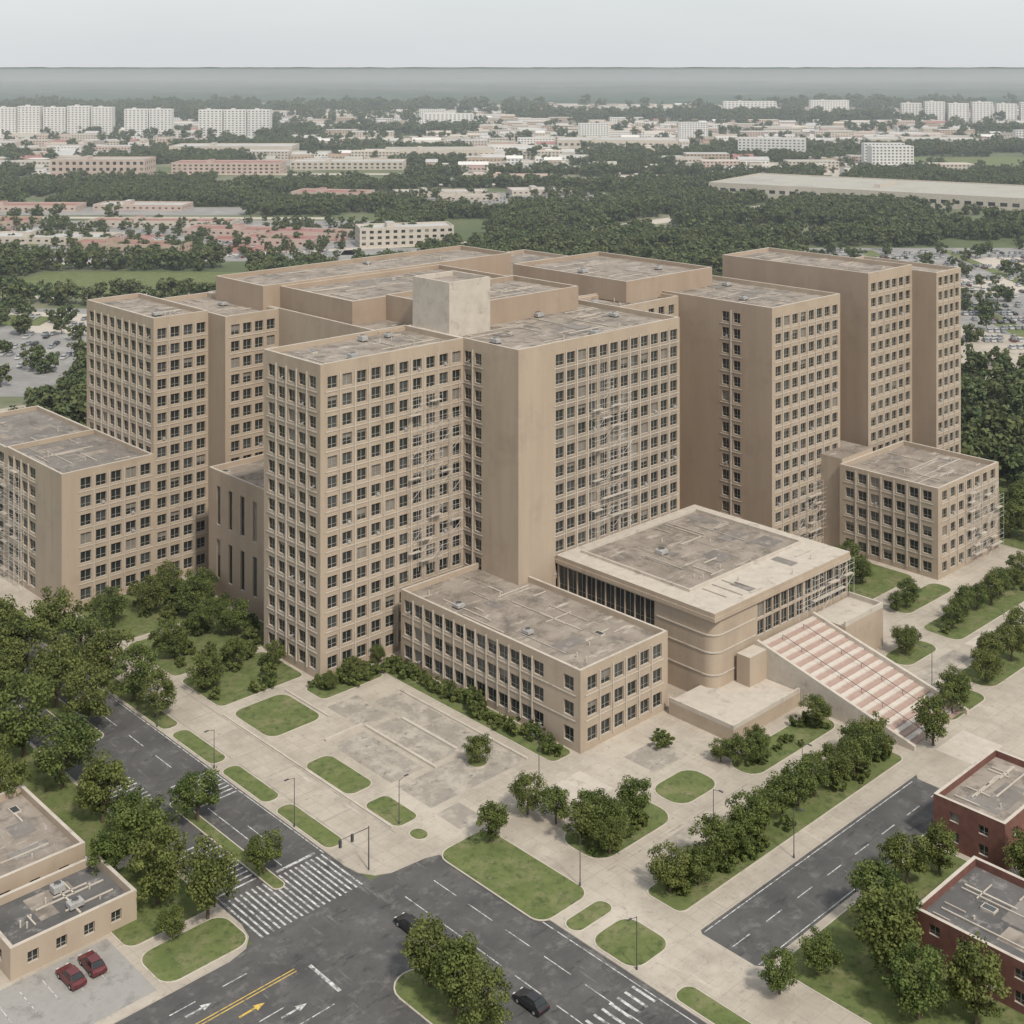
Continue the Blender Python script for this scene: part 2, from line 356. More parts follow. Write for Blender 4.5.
scaffold((273,141.8),(288,141.8),.12,18)
scaffold((118,300),(118,272),.12,26)
scaffold((192,179.1),(203,179.1),15.9,50,skip=.3)
scaffold((158,194.7),(171,194.7),14,48,skip=.3)
scaffold((251,171.6),(268,171.6),.2,16)
scaffold((154.5,145.4),(154.5,145.4001),.2,.3) if False else None

# ---------------- ground
GZ=-.01
mb=MB(); mb.poly([(-16000,-3000,GZ),(16000,-3000,GZ),(16000,26000,GZ),(-16000,26000,GZ)],ground); mb.obj('ground',rot=False)
mb=MB(); mb.poly([(30,-60,0),(121.5,-60,0),(121.5,142.5,0),(30,142.5,0)],asph)
mb.poly([(91,142.5,0),(109.5,142.5,0),(109.5,520,0),(91,520,0)],asph)
mb.poly([(132,95,0),(520,95,0),(520,106,0),(132,106,0)],asph)
mb.obj('road')
mb=MB()
corner=[(108.8,147.5),(109.2,145),(110.5,143),(112.5,141.9),(118,141.3),(119.8,140.6),(120.8,139),(121,137)]
mb.prism([(420,420),(108.8,420)]+corner+[(121,-60),(520,-60),(520,95.8),(133.5,95.8),(133,96.5),(133,104.6),(133.5,105.3),(520,105.3),(520,420)],0,.12,light,pave)
mb.prism([(519,95.82),(519,105.28),(187,105.28),(186,104.5),(186,96.6),(187,95.82)],0,.12,light,pave)
mb.obj('pavement')
mb=MB()
mb.prism([(91.8,420),(10,420),(10,141.5),(87,141.5),(89.8,142.2),(91.2,143.8),(91.8,146.5)],0,.12,light,pave)
mb.obj('pavement')
def rr(x0,x1,y0,y1,r,n=5):
    r=min(r,(x1-x0)/2-.01,(y1-y0)/2-.01); o=[]
    for cx,cy,a in ((x1-r,y1-r,0),(x0+r,y1-r,90),(x0+r,y0+r,180),(x1-r,y0+r,270)):
        for i in range(n+1):
            t=math.radians(a+90*i/n); o.append((cx+r*math.cos(t),cy+r*math.sin(t)))
    return o
gm=MB()
def lawn(x0,x1,y0,y1,r=1.2,z=.12):
    gm.prism(rr(x0-.2,x1+.2,y0-.2,y1+.2,r+.2),z-.05,z+.07,light,light)
    gm.prism(rr(x0,x1,y0,y1,r),z,z+.10,grass,grass)
for a in ((109.3,112.2,183,196),(109.3,112.2,198,420),(109.3,112.2,168,180.5),(109.3,112.2,152,165.5),
          (120.5,131,183.5,195.5,2),(119.6,124.5,161,173,1.5),(119.6,123.8,149.5,157.5,1.2),(119.8,122,144.8,147.5),
          (120.2,137.5,198.5,212),(120.2,144.5,214,232),(120.2,144.5,234,254.5),
          (119.6,128.8,120,140.6,2),(121.6,128.8,115.6,118.2),(121.6,128.8,106,113.6,2),(121.5,124.5,75,100),
          (134.2,190,109,115.2),(134.5,151,123.5,132,3),(153.5,163,124.5,131,2.5),(168,192,122,127.6,2.5),
          (148.6,153.2,146.5,192.5),(134.5,148,188.5,194.2),
          (236,300,124,132,2),(219,231,125,130.5,2.4),(222,262,110.5,117.5,2.5),(206,219,109.5,115.5,2),
          (240,259,137,142,2),(233,259,146,163,2),(291,420,110,170),
          (134.5,171.5,60,94.5),(193,420,60,93)):
    lawn(*a)
for a in ((79,91,142.8,150,2),(79,91,152,168,1.5),(84,91.2,170,420),(30,83.4,192,420)): lawn(*a)
lawn(98.2,104,107,125,2.9,0.0); lawn(99,100.6,149.5,178,.8,0.0); lawn(98.5,101.5,203,320,1.4,0.0)
gm.obj('grass')
mb=MB()
def sheet(x0,x1,y0,y1,z,m=pave2): mb.poly([(x0,y0,z),(x1,y0,z),(x1,y1,z),(x0,y1,z)],m)
sheet(126.5,146,150,158,.126);sheet(126.5,133,159.5,175,.126);sheet(134.6,139.9,159.5,175,.126);sheet(140.6,146,159.5,182,.126);sheet(133.5,139.8,176.3,186,.126)
sheet(126,130.5,143,148.4,.126);sheet(143,150,135,142,.126,light);sheet(143,152,116,121,.126) ;sheet(158,166,133.5,140,.126)
sheet(196,205,100,107,.126,light);sheet(214,232,119,123,.126);sheet(236,246,118.5,122.8,.126,light)
mb.box(134,134.5,158,176,.12,.45,light);mb.box(140,140.5,160,174,.12,.45,light); mb.box(126.5,134,176.5,177,.12,.5,light);mb.box(146.2,146.6,150,182,.12,.4,light)
mb.box(119,119.3,150,196,.12,.3,light); mb.box(131.6,131.9,183,196,.12,.35,light)
mb.prism(rr(138.2,141.2,153,156,1.5),.12,.5,light,grass)
for y in range(150,250,8): sheet(112.6,118.6,y,y+.18,.125)
sheet(118.6,118.8,145,250,.127);sheet(112.5,112.7,145,250,.127)
for x in range(136,190,6): sheet(x,x+.18,115.6,121.5,.125) if not 142<x<153 else None
sheet(134,166,121.6,121.8,.127)
mb.obj('paved_court')
# road markings
mb=MB(); z=.005
def mk(x0,x1,y0,y1,m=paintw): mb.poly([(x0,y0,z),(x1,y0,z),(x1,y1,z),(x0,y1,z)],m)
for i in range(19): mk(92.3+i*.87,92.6+i*.87,142.6,152)
for i in range(12): mk(92.6,98.6,153.5+i*1.1,153.8+i*1.1)
for i in range(8): mk(101.5,108.3,174+i*1.1,174.3+i*1.1); mk(92.2,98.4,181+i*1.1,181.3+i*1.1)
for y in range(160,400,9):
    mk(95.6,95.75,y+8,y+13) if not 165<y+8<192 else None; mk(104.4,104.55,y,y+5) if not 168<y<184 else None
mk(92.4,92.5,150,180); mk(108.5,108.65,152,400); mk(101.3,107.6,152.6,153.1); mk(102.6,102.75,153.6,173)
for i,y in enumerate(range(20,136,7)):
    mk(115.6,115.75,y,y+4.6); mk(110.6,110.75,y,y+4.6)
mk(120.1,120.25,20,134)
mk(40,92,134.9,135.05,painty);mk(40,92,134.4,134.55,painty)
for x in range(42,90,7): mk(x,x+3.4,130.2,130.36); mk(x,x+3.4,138.2,138.36)
mk(93.5,94.0,128.0,134.2); 
mk(40,92,126.6,126.75)
for x in range(134,184,7): mk(x,x+3.5,100.5,100.65)
mk(133.6,185,104.7,104.84);mk(133.6,185,96.3,96.44)
def arrow(cx,cy,m):
    mk(cx-1.8,cx+.4,cy-.15,cy+.15,m); mb.poly([(cx+.4,cy-.55,z),(cx+1.7,cy,z),(cx+.4,cy+.55,z)],m)
arrow(84.5,132.5,painty);arrow(88,129,paintw);arrow(80,136.8,paintw)
mb.obj('road_markings')
mb=MB()
for i in range(9):
    x=108.5+i*1.35; mb.poly([(x,101,.009),(x+.4,101,.009),(x+.4,104.5,.009),(x,104.5,.009)],paintw)
mb.obj('crosswalk')

# ---------------- trees
def make_tree(name,seed,ncl,nleaf,leaf,H=9.,R=4.,trunk=True,ma=lfa,mbm=lfb,zc=.57,squash=.43):
    rg=np.random.RandomState(seed); mb=MB()
    cz=H*zc; rz=H*squash
    lump=[rg.normal(size=3) for _ in range(5)]
    cs=[]
    for i in range(ncl):
        d=rg.normal(size=3); d/=np.linalg.norm(d)
        k=(.30+.55*rg.rand()**.5)*(1+.16*sum(math.sin(2.2*np.dot(l,d)+i*.01) for l in lump)/2)
        cs.append(np.array([d[0]*R*k,d[1]*R*k,cz+d[2]*rz*k]))
    if trunk:
        mb.tube((0,0,-.1),(0,0,H*.2),.26,.2,8,bark); mb.tube((0,0,H*.2),(.1,.05,H*.55),.2,.1,7,bark)
        for i in range(7):
            c=cs[i*3%ncl]; mb.tube((0.03,0.02,H*(.2+.03*i)),tuple(c),.1,.03,5,bark)
    V=[];M=[]
    ia=mb.mi(ma);ib=mb.mi(mbm)
    for i,c in enumerate(cs):
        rc=R*rg.uniform(.22,.36); n=int(nleaf/ncl)
        d=rg.normal(size=(n,3)); d/=np.linalg.norm(d,axis=1)[:,None]
        p=c+d*rc*(rg.rand(n,1)**.4)*np.array([1,1,.8])
        nn=d*.9+rg.normal(size=(n,3))*.55+np.array([0,0,.25]); nn/=np.linalg.norm(nn,axis=1)[:,None]
        t=np.cross(nn,rg.normal(size=(n,3))); t/=np.linalg.norm(t,axis=1)[:,None]; b=np.cross(nn,t)
        s=leaf*rg.uniform(.55,1.25,size=(n,1))
        q=np.stack([p-t*s*.5,p-b*s*.35,p+t*s*.5,p+b*s*.35],1)
        V.append(q.reshape(-1,3)); light_=rg.rand()<.5
        M+= [ib if (light_ and rg.rand()<.85) or rg.rand()<.15 else ia for _ in range(n)]
    V=np.concatenate(V); base=len(mb.v)
    mb.v+=V.tolist(); k=len(V)//4
    mb.f+=[(base+4*i,base+4*i+1,base+4*i+2,base+4*i+3) for i in range(k)]; mb.m+=M
    me=bpy.data.meshes.new(name); me.from_pydata(mb.v,[],mb.f)
    for m in mb.mats: me.materials.append(m)
    me.polygons.foreach_set('material_index',mb.m); me.update(); return me
TR=[make_tree('tree_mesh%d'%i,10+i,50,5600,.40,H=9+.5*(i%3),R=3.9+.25*(i%2)) for i in range(6)]
SH=[make_tree('shrub_mesh%d'%i,40+i,16,900,.32,H=1.9,R=1.2,trunk=False,zc=.48,squash=.5) for i in range(3)]
def tree(X,Y,w,h=None,z=.12,name='deciduous_tree'):
    me=random.choice(TR); o=bpy.data.objects.new(name,me); S.collection.objects.link(o)
    a,b=W(X,Y); o.location=(a,b,z); s=w/8.; hs=(h/9.3) if h else s*random.uniform(.86,1.02)
    o.scale=(s,s*random.uniform(.92,1.08),hs); o.rotation_euler[2]=random.uniform(0,6.28)
def shrub(X,Y,s=1.,z=.15):
    me=random.choice(SH); o=bpy.data.objects.new('shrub',me); S.collection.objects.link(o)
    a,b=W(X,Y); o.location=(a,b,z); o.scale=(s,s*random.uniform(.85,1.2),s*random.uniform(.85,1.15)); o.rotation_euler[2]=random.uniform(0,6.28)
for t in [(110.6,203,6.5),(110.6,211,8),(110.5,220,9),(110.8,231,9.5),(110.6,242,9.5),
          (100,207,9),(100,218,10.5),(99.5,231,11),(100,244,10.5),(94,240,9),(94,226,8),
          (89.5,180,9),(89.5,193,10),(89,206,11),(86,220,11),(89,233,11),(87,248,11),
          (79,200,9),(77,214,10),(76,238,10),(68,224,10),(80,191.5,7),
          (88.4,166,9),(86,157.5,8.5),(89.3,150.5,8.5),(90,172.5,7),(84,150,4),(83,166,6.5),
          (99.8,171,7),(99.8,153.5,5.6),
          (122.5,243,7),(130.5,242,7.5),(136,234,7.5),(137,221.5,7),(124,221,6.5),(122,206,6.5),(130.5,210,5),(137,247,7),(140.5,240,6.5),(133,226,6),(135.5,205,4.5),
          (139.7,154.5,4.8),(127,137.5,5.4),(135.7,139,5.2),(137,134.5,5.4),(141,131,5.2),(136,128.3,6.2),(139,125.8,5.8),(137,124,5),(146,127,6),
          (169,126,4.6),(172,124,4.4),(174.5,126.3,4.2),(188,124,5.6),(168,128.5,3.6),
          (197,107.9,7),(209,111,6.2),(214,113,5.4),(224,112.5,6.2),(229,114.5,6),(235,113,6.6),(242,114.5,6.4),(223.5,128,5),(227,129,3.8),
          (243,139,4.6),(247,140.5,4.4),(240,139.5,3.8),(236,149,4),(242,154,5),(247,152,6),(252,158,6),(239,160,5),
          (137,90,5.2),(131,91.5,4.8),(150,90,7.8),(143,84,10),(148.5,86,7),(161,92,6.4),(166,90,6),(171,79,8),(143,73,8.5),(139,78,7.5),(128,72,6),
          (102,121.2,7.6),(101,115.5,8),(100.8,110.5,7),
          (150,193,3.4),(143,191,3.6),(137.5,190.5,3.2)]:
    tree(*t)
x=136.5
while x<189: tree(x,112+random.uniform(-.9,.9),random.uniform(5.2,6.6)); x+=random.uniform(3.6,4.8)
x=240
while x<300: tree(x,128+random.uniform(-1.5,1.5),random.uniform(4.5,6.2)); x+=random.uniform(4,5.2)
for i in range(26): tree(random.uniform(294,345),random.uniform(112,166),random.uniform(6,9))
y=147.5
while y<192: shrub(151.2+random.uniform(-1.5,1),y,random.uniform(.8,1.5)); y+=random.uniform(.9,1.7)
for i in range(26): shrub(random.uniform(136,147.5),random.uniform(189,193.6),random.uniform(.8,1.6))
for i in range(70): shrub(random.uniform(121,143.5),random.uniform(199,253),random.uniform(.7,1.7))
for i in range(30): shrub(random.uniform(135,190),110+random.uniform(-.5,4),random.uniform(.7,1.2))
for i in range(9): shrub(random.uniform(135,150),random.uniform(124,131),random.uniform(.5,1))
for i in range(14): shrub(random.uniform(169,190),random.uniform(122.3,127),random.uniform(.5,1))
for i in range(8): shrub(random.uniform(237,298),random.uniform(125,131),random.uniform(.6,1.2))
for a,b in ((164,138),(165.5,137),(166,139.5)): shrub(a,b,1)

# ---------------- small buildings
def lowb(name,x0,x1,y0,y1,h,mat,rf,nS,nW,**k):
    e=empty(name); block('walls',e,x0,x1,y0,y1,0.1,h,[(1.2,2.6)] if h<5 else [(1.2,2.6),(4,5.2)],Sw=[(1,x1-x0-1,nS,1.4)] if nS else None,Ww=[(1,y1-y0-1,nW,1.4)] if nW else None,mat=mat,rf=rf,clutter=16,**k)
    return e
lowb('brick_building',172.8,191,84,94.6,6.8,brick,roofm,4,2)
lowb('brick_building',148.5,164,64,84,6.2,brick,roofdk,4,5)
lowb('flat_roof_building',60,82,170,190,4.6,wall,roofm,5,4)
lowb('flat_roof_building',66,82.5,156.5,167.5,4.0,wall,roofdk,4,2)
mb=MB(); mb.poly([(50,143,.125),(78,143,.125),(78,155.8,.125),(50,155.8,.125)],surf('lot_concrete',(.27,.26,.245),(.34,.325,.305),.3,.9,(.2,.195,.185),.3,.5,.65))
for i in range(9): mb.poly([(52+i*2.8,149,.13),(52.12+i*2.8,149,.13),(52.12+i*2.8,154,.13),(52+i*2.8,154,.13)],paintw)
mb.obj('parking_lot')
# ---------------- cars
def carpaint(n,c):
    m,nt,b=newmat(n); b.inputs['Base Color'].default_value=(*c,1); b.inputs['Roughness'].default_value=.35; b.inputs['Coat Weight'].default_value=.3; return m
cred=carpaint('car_paint_red',(.11,.018,.022)); cblk=carpaint('car_paint_black',(.02,.02,.024)); cwht=carpaint('car_paint_white',(.5,.5,.5)); csil=carpaint('car_paint_silver',(.28,.29,.31))
rub=surf('tyre_rubber',(.015,.015,.015),(.025,.025,.025),2,.9)
def car(X,Y,rot,paint,name='parked_car',z=.0):
    a,b=W(X,Y); e=empty(name,loc=(a,b,z),rz=TH+math.radians(rot))
    prof=[(-2.2,.35),(-2.25,.75),(-2.1,.95),(-1.2,1.0),(.95,1.0),(2.05,.8),(2.25,.6),(2.25,.35)]
    def ext(mb,pr,m):
        n=len(pr)
        L=[(x,-w,zz) for x,zz,w in pr]; Rr=[(x,w,zz) for x,zz,w in pr]
        mb.poly(L,m); mb.poly(Rr[::-1],m)
        for i in range(n):
            j=(i+1)%n; mb.poly([L[i],Rr[i],Rr[j],L[j]],m)
    mb=MB(); ext(mb,[(x,zz,.9 if zz<.9 else .84) for x,zz in prof],paint); mb.obj('body',e)
    mb=MB(); ext(mb,[(-1.75,1.0,.8),(-1.2,1.42,.64),(.25,1.45,.64),(1.05,1.0,.8)],g1); mb.obj('windows',e)
    mb=MB(); mb.poly([(-1.15,-.62,1.46),(.22,-.62,1.47),(.22,.62,1.47),(-1.15,.62,1.46)],paint)
    for s_ in(-1,1):
        mb.tube((-.4,s_*.81,1.0),(-.4,s_*.65,1.44),.05,.05,4,paint); mb.tube((1.05,s_*.8,1.0),(.25,s_*.64,1.45),.04,.04,4,paint); mb.tube((-1.75,s_*.8,1.0),(-1.2,s_*.64,1.43),.06,.05,4,paint)
    mb.obj('roof',e)
    mb=MB()
    for x in(-1.35,1.4):
        for s_ in (-1,1): mb.tube((x,s_*.70,.33),(x,s_*.93,.33),.33,.33,14,rub); mb.tube((x,s_*.93,.33),(x,s_*.94,.33),.19,.18,10,metal)
    mb.obj('wheels',e)
    mb=MB()
    for s_ in (-1,1): mb.box(2.16,2.27,s_*.62-.18,s_*.62+.18,.62,.76,white); mb.box(-2.27,-2.17,s_*.62-.18,s_*.62+.18,.7,.85,cred)
    mb.obj('lights',e)
car(71.3,151.5,92,cred,z=.13);car(74.2,151.9,88,cred,z=.13)
car(106.9,131,88,cblk,'car');car(108.4,110.5,90,cblk,'car')
# ---------------- street lamps
def lamp(X,Y,rot,h=8,z=.12):
    a,b=W(X,Y); e=empty('street_lamp',loc=(a,b,z),rz=TH+math.radians(rot)); mb=MB()
    mb.cyl(0,0,0,.5,.14,.11,8,dmetal); mb.cyl(0,0,.5,h,.07,.045,8,dmetal); mb.obj('pole',e)
    mb=MB(); mb.tube((0,0,h-.1),(1.2,0,h+.2),.04,.03,6,dmetal); mb.box(1.0,1.7,-.12,.12,h+.15,h+.26,dmetal,bottom=True); mb.obj('arm',e)
for t in [(109.1,160,180),(109.1,182,180),(109.1,200,180),(91.2,152,0),(91.2,175,0),(128.9,122,90),(120.4,150,0),(150,116,-90),(172,116,-90),(155,105.9,-90),(142,143,90),(215,118,90),(122,106,180)]: lamp(*t,h=random.uniform(6,7.5))
def signal(X,Y,rot):
    a,b=W(X,Y); e=empty('traffic_light',loc=(a,b,.12),rz=TH+math.radians(rot)); mb=MB()
    mb.cyl(0,0,0,6,.1,.07,8,dmetal); mb.tube((0,0,5.8),(5,0,6),.06,.04,6,dmetal); mb.obj('mast',e)
    mb=MB()
    for x in (2.8,4.8): mb.box(x-.16,x+.16,-.15,.15,5.0,6.0,dmetal,bottom=True)
    mb.obj('signal_heads',e)
signal(110.6,144.4,180)

# ---------------- background
def bgb(name,lat,d,w,dp,h,rz,mat,rf,nr,nc,ww=.5,wh=.5):
    e=empty(name,loc=(lat,d,0),rz=math.radians(rz)); st=(h-1.5)/nr
    rows=rws(.5,st,nr,st*(1-wh)/2,st*wh); bay=w/nc; nd=max(2,int(dp/bay))
    block('walls',e,0,w,0,dp,0,h,rows,Sw=[(0,w,nc,bay*ww)],Ww=[(0,dp,nd,dp/nd*ww)],Ew=[(0,dp,nd,dp/nd*ww)],mat=mat,rf=rf,clutter=0,mull=False,sill=False)
    mb=MB(); mb.box(w*.3,w*.3+5,dp*.3,dp*.7,h-1,h+2,mat,top=rf); mb.obj('roof_plant',e)
for i,(x0,w) in enumerate([(-800,34),(-764,34),(-726,34),(-690,34),(-654,32)]): bgb('apartment_block',x0,2040+i*4,w,18,46+(i%2)*2,0,white,greyroof,13,6,.5,.4)
for x0,w in [(-595,36),(-557,34)]: bgb('apartment_block',x0,2030,w,18,44,2,white,greyroof,12,6,.5,.4)
for x0,w in [(-474,36),(-436,34),(-400,34)]: bgb('apartment_block',x0,2000,w,18,44,-2,white,greyroof,12,6,.5,.4)
for i in range(9): bgb('apartment_block',760+i*42,2580-i*12,38,16,38+3*(i%2),-4,white,greyroof,11,6,.5,.4)
bgb('apartment_block',268,1570,78,20,25,-16,white,greyroof,7,16,.5,.4)
bgb('apartment_block',-160,2400,90,18,24,0,white,greyroof,6,12,.5,.4)
bgb('apartment_block',480,3000,120,22,30,0,white,greyroof,7,14,.5,.4)
bgb('apartment_block',700,3100,90,22,30,0,white,greyroof,7,14,.5,.4)
bgb('warehouse',-420,1620,150,60,12,0,light,greyroof,1,20,.5,.3)
bgb('warehouse',-150,1560,130,60,11,4,light,tanroof,1,20,.5,.3)
bgb('warehouse',60,1760,160,70,12,-4,light,greyroof,1,20,.5,.3)
bgb('warehouse',480,1780,150,70,12,-8,light,greyroof,1,20,.5,.3)
bgb('brick_commercial_building',-450,1290,92,40,19,0,pink,tanroof,3,14)
bgb('commercial_building',-345,1340,110,40,12,0,pink,redroof,3,20)
bgb('commercial_building',-235,1400,120,40,9,0,light,greyroof,2,20)
bgb('commercial_building',-92,800,58,22,12,14,light,greyroof,3,12)
bgb('warehouse',168,1130,440,115,11,-33,light,tanroof,1,50,.6,.3)
bgb('commercial_building',-180,1075,62,30,8,-12,pink,redroof,1,14)
for (a,b,w,dp,r,rf) in [(-290,905,100,20,-4,redroof),(-215,862,110,22,-14,redroof),(-330,820,80,26,-4,greyroof),(-265,790,70,20,-10,redroof),(-170,815,50,24,-14,redroof),(-420,900,90,30,0,redroof),(-420,1000,90,26,0,redroof),(-320,1010,70,26,-5,greyroof),(-100,1110,80,22,5,greyroof),(0,1125,60,26,10,greyroof),(-60,1075,50,18,5,tanroof),(100,1260,60,24,0,greyroof),(-40,1275,80,24,0,pink)]:
    bgb('commercial_building',a,b,w,dp,4.5,r,random.choice([wall,light,pink]),rf,1,int(w/5),.4,.4)
mb=MB()
def lot(x0,x1,y0,y1,m,z=.02): mb.poly([(x0,y0,z),(x1,y0,z),(x1,y1,z),(x0,y1,z)],m)
LOTS=[(-440,-92,745,940),(-290,-158,440,600),(165,460,470,800),(-140,80,1040,1150),(-100,-20,770,800),(-70,190,1240,1300),(-440,-200,975,1030)]
for l in LOTS: lot(*l,asph2)
for (a,b,c,d_) in [(-320,-225,828,862),(-215,-130,780,815),(-190,-105,832,862),(-400,-335,850,895),(-300,-230,920,938)]: lot(a,b,c,d_,redlot,.04)
for (a,b,c,d_) in [(-260,-215,520,545),(-205,-175,545,580),(300,330,520,560),(220,260,640,690),(260,300,720,760)]: lot(a,b,c,d_,light,.04)
for (a,b,c,d_) in [(-285,-262,455,560),(-240,-200,560,592),(205,215,480,790),(255,262,480,790),(-300,-292,760,828)]: lot(a,b,c,d_,grass,.05)
mb.obj('parking_lot',rot=False)
mb=MB(); lot(-250,-138,628,706,grass,.03); lot(430,640,1440,1600,grass,.03); lot(150,200,345,470,grass,.03); mb.obj('grass',rot=False)
mb=MB()
def road(p,q,w,m,z=.06):
    p=Vector(p);q=Vector(q);n=(q-p).normalized();n=Vector((-n.y,n.x))*w/2
    mb.poly([(*(p-n),z),(*(q-n),z),(*(q+n),z),(*(p+n),z)],m)
ROADS=[((5,836),(210,1045),18),((-250,735),(5,836),10),((210,1045),(330,1330),14),((-265,600),(-100,560),9),((-500,1215),(150,1235),16),((-450,962),(-130,955),12),((-290,618),(-60,655),8)]
for p,q,w_ in ROADS: road(p,q,w_,light)
road((-900,1345),(1000,1345),18,light,.08);road((-1500,2500),(1500,2300),30,light,.09);road((-1000,1700),(1000,1760),22,light,.1)
mb.obj('road',rot=False)
def inlot(a,d):
    for (x0,x1,y0,y1) in LOTS+[(-250,-138,628,706)]:
        if x0-4<a<x1+4 and y0-10<d<y1+4: return True
    return False
def rd(a,d,p,q,w):
    p=Vector(p);q=Vector(q);v=Vector((a,d));t=max(0,min(1,(v-p).dot(q-p)/(q-p).length_squared)); return (v-(p+(q-p)*t)).length<w
BIG=[(-425,-265,1600,1690),(-155,-15,1545,1635),(55,225,1735,1840),(475,640,1750,1860)]
def inbig(a,d): return any(x0<a<x1 and y0-15<d<y1 for x0,x1,y0,y1 in BIG)
def town(a,d):
    return .8*noise.noise(Vector((a/620,d/300,3.1)))+.3*noise.noise(Vector((a/150,d/150,9.)))+.22*math.sin(d/90.)>-.18
def clear(a,d):
    X,Y=INV(a,d)
    if X<322 and Y<318: return True
    if 86<X<124 and Y<420: return True
    if d<300: return True
    if inlot(a,d) or inbig(a,d): return True
    for p,q,w_ in ROADS:
        if rd(a,d,p,q,w_*.7+4): return True
    c,s=math.cos(math.radians(-33)),math.sin(math.radians(-33)); u=(a-168)*c+(d-1130)*s; v=-(a-168)*s+(d-1130)*c
    if -10<u<450 and -28<v<125: return True
    if -190<a<-105 and 1045<d<1110: return True
    if -460<a<-100 and 1250<d<1445: return True
    if 430<a<640 and 1440<d<1600: return True
    if d>1345 and town(a,d): return random.random()<.94
    return False
LOD=[make_tree('far_tree_mesh%d'%i,70+i,20,640,1.35,H=10.5,R=4.8,ma=lfd,mbm=lfe,zc=.52,squash=.48) for i in range(4)]
pts=[[] for _ in LOD]
d=320.
while d<3700:
    step=7.4 if d<1340 else 7.4*(d/1340)**1.3
    a=-.43*d-25
    while a<.43*d+25:
        aa=a+random.uniform(-.5,.5)*step; dd=d+random.uniform(-.5,.5)*step
        if not clear(aa,dd):
            dens=noise.noise(Vector((aa/70,dd/70,0)))+.3*noise.noise(Vector((aa/25,dd/25,2)))
            if dens>(-.16 if d>560 else -.3): random.choice(pts).append((aa,dd,random.uniform(.6,1.4)*(1 if d<1340 else (step/7.4)**.8)))
        a+=step
    d+=step*.9
for k in range(380):
    a=random.uniform(-430,-100);dd=random.uniform(755,930); random.choice(pts).append((a,dd,random.uniform(.4,.8)))
for k in range(200): random.choice(pts).append((random.uniform(165,440),random.uniform(475,795),random.uniform(.5,.9)))
for k in range(60): random.choice(pts).append((random.uniform(-285,-160),random.uniform(445,595),random.uniform(.5,1)))
for k in range(60): random.choice(pts).append((random.uniform(-135,75),random.uniform(1045,1145),random.uniform(.5,1)))
for i,P in enumerate(pts):
    v=[];f=[]
    for (a,dd,s) in P:
        r=random.uniform(0,6.28);h=s*.7071
        for k in range(4): v.append((a+h*math.cos(r+k*math.pi/2),dd+h*math.sin(r+k*math.pi/2),0))
        n=len(v)-4; f.append((n,n+1,n+2,n+3))
    me=bpy.data.meshes.new('distant_trees');me.from_pydata(v,[],f)
    o=bpy.data.objects.new('distant_trees',me);S.collection.objects.link(o)
    o.instance_type='FACES';o.use_instance_faces_scale=True;o.instance_faces_scale=1;o.show_instancer_for_render=False;o.show_instancer_for_viewport=False
    c=bpy.data.objects.new('tree',LOD[i]);S.collection.objects.link(c);c.parent=o
# distant town
mb=MB(); pv=MB()
RF=[greyroof,greyroof,white,redroof,tanroof,light,greyroof,roofg,greyroof,tanroof]; WL=[white,light,wall,pink,light]
d=1360.
while d<3750:
    st=42*(d/1350)**.6; a=-.42*d
    while a<.42*d:
        aa=a+random.uniform(-8,8);dd=d+random.uniform(-8,8)
        if town(aa,dd) and not inbig(aa,dd) and not(-480<aa<-100 and dd<1460) and not(430<aa<660 and 1400<dd<1620):
            m=random.choice([asph2,asph2,light,light,greyroof]); zz=.03+random.random()*.03
            pv.poly([(aa-st*.56,dd-st*.56,zz),(aa+st*.56,dd-st*.56,zz),(aa+st*.56,dd+st*.56,zz),(aa-st*.56,dd+st*.56,zz)],m)
            big=random.random()<.2
            w=random.uniform(12,st*.85) if not big else st*random.uniform(.9,1.3);l=random.uniform(10,22) if not big else st*.6;h=random.choice([3.5,4,5,6,7]);wm=random.choice(WL);rm=random.choice(RF)
            if big: h=random.choice([6,8,10]); rm=random.choice([greyroof,tanroof,light])
            elif random.random()<.008: h=26;w=44;wm=white;rm=greyroof
            x0,x1,y0,y1=aa-w/2,aa+w/2,dd-l/2,dd+l/2
            mb.box(x0,x1,y0,y1,0,h,wm,top=rm)
            if h<8 and random.random()<.4 and not big:
                ym=(y0+y1)/2;e=.5
                mb.poly([(x0-e,y0-e,h-.1),(x1+e,y0-e,h-.1),(x1+e,ym,h+3),(x0-e,ym,h+3)],rm);mb.poly([(x1+e,y1+e,h-.1),(x0-e,y1+e,h-.1),(x0-e,ym,h+3),(x1+e,ym,h+3)],rm)
            z=1.2
            while z+1.6<h:
                nw=max(2,int(w/4))
                for q in range(nw):
                    u=x0+w*(q+.25)/nw; mb.poly([(u,y0-.04,z),(u+w/nw*.5,y0-.04,z),(u+w/nw*.5,y0-.04,z+1.5),(u,y0-.04,z+1.5)],g2)
                z+=3.2
        a+=st
    d+=st*.95
mb.obj('distant_town',rot=False); pv.obj('distant_town_pavement',rot=False)
mb=MB(); CM=[cwht,cwht,csil,csil,cblk,csil,cwht,cred]
def minicar(x,y,m):
    L,w=.9,2.2
    mb.box(x-L,x+L,y-w,y+w,.3,.95,m)
    a,b=(L*.85,w*.55); c,e=(L*.7,w*.35)
    lo=[(x-a,y-b,.95),(x+a,y-b,.95),(x+a,y+b,.95),(x-a,y+b,.95)];hi=[(x-c,y-e,1.45),(x+c,y-e,1.45),(x+c,y+e,1.45),(x-c,y+e,1.45)]
    for i in range(4):
        j=(i+1)%4; mb.poly([lo[i],lo[j],hi[j],hi[i]],g2)
    mb.poly(hi,m)
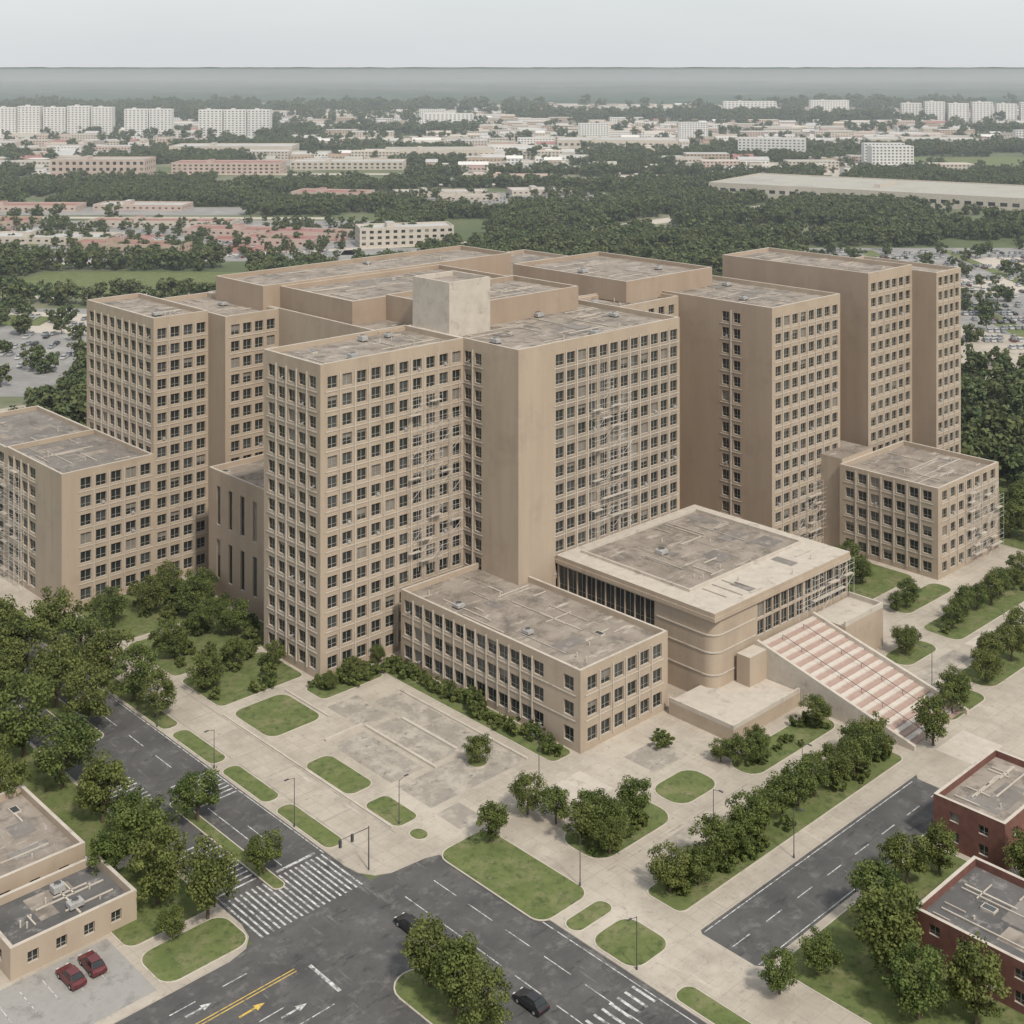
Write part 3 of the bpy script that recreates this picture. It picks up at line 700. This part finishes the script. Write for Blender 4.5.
def rows_(x0,x1,y0,y1,p):
    y=y0+4;k=0
    while y<y1-4:
        x=x0+4
        while x<x1-4:
            if random.random()<p and noise.noise(Vector((x/40,y/30,5)))>-.05: minicar(x+random.uniform(-.2,.2),y+random.uniform(-.4,.4),random.choice(CM))
            x+=2.8
        y+=6 if k%2==0 else 13; k+=1
rows_(168,455,505,795,.6); rows_(-262,-160,455,588,.3); rows_(-430,-100,755,930,.3); rows_(-125,65,1055,1145,.5)
mb.obj('distant_parked_cars',rot=False)
# far forest canopy
fm=surf('forest_canopy',(.028,.05,.032),(.05,.078,.046),.012,.95,(.12,.135,.1),.0012,.54,.66)
V=[];Fc=[]; nd,na=150,220
for i in range(nd):
    d=3650*(24000/3650)**(i/(nd-1))
    for j in range(na):
        a=(j/(na-1)-.5)*1.1*d
        z=13+6*noise.noise(Vector((a/60,d/60,0)))+7*noise.noise(Vector((a/400,d/700,4)))+ (0 if d<9000 else (d-9000)*.0048)
        V.append((a,d,0 if i==0 else z))
for i in range(nd-1):
    for j in range(na-1):
        n=i*na+j;Fc.append((n,n+1,n+na+1,n+na))
me=bpy.data.meshes.new('distant_forest');me.from_pydata(V,[],Fc);me.materials.append(fm);o=bpy.data.objects.new('distant_forest',me);S.collection.objects.link(o)

# haze layer (real air volume below 100 m)
mb=MB(); mb.box(-6000,6000,180,9000,-5,100,white,bottom=True); hz=mb.obj('atmosphere_haze',rot=False)
m=bpy.data.materials.new('haze');m.use_nodes=True;nt=m.node_tree;nt.nodes.clear()
o=N(nt,'ShaderNodeOutputMaterial');vs=N(nt,'ShaderNodeVolumeScatter');vs.inputs['Color'].default_value=(.84,.93,1,1);vs.inputs['Density'].default_value=1.5e-4
nt.links.new(vs.outputs[0],o.inputs['Volume']); hz.data.materials.clear(); hz.data.materials.append(m)

# ---------------- light
el=math.radians(50); az=math.radians(150.8)
w=bpy.data.worlds.new('World');S.world=w;w.use_nodes=True;nt=w.node_tree;bg=nt.nodes['Background']
sk=N(nt,'ShaderNodeTexSky');sk.sky_type='NISHITA';sk.sun_disc=False;sk.sun_elevation=el;sk.sun_rotation=az;sk.air_density=1.0;sk.dust_density=3.0;sk.altitude=100
co=N(nt,'ShaderNodeTexCoord').outputs['Generated']
cl=ramp(nt,noise_n(nt,co,2.2,6,.55,(1,1,5)),.3,.7)
grey=mix(nt,cl,(6.4,6.7,6.9),(7.1,7.3,7.45))
nt.links.new(mix(nt,.78,sk.outputs[0],grey),bg.inputs[0]);bg.inputs[1].default_value=.125
sl=bpy.data.lights.new('sun','SUN');sl.energy=3.2;sl.angle=math.radians(5);sl.color=(1,.925,.81)
so=bpy.data.objects.new('sun',sl);S.collection.objects.link(so)
v=Vector((math.sin(az)*math.cos(el),math.cos(az)*math.cos(el),math.sin(el)));so.rotation_euler=v.to_track_quat('Z','Y').to_euler()
c=bpy.data.cameras.new('camera');co_=bpy.data.objects.new('camera',c);S.collection.objects.link(co_);S.camera=co_
co_.location=(0,0,110);co_.rotation_euler=(math.radians(90),0,0);c.sensor_width=36;c.lens=36*1323/1024;c.shift_y=-(512-66)/1024;c.clip_end=60000;c.clip_start=1
S.view_settings.view_transform='Standard';S.view_settings.look='None';S.view_settings.exposure=0
print('trees',[len(p) for p in pts])
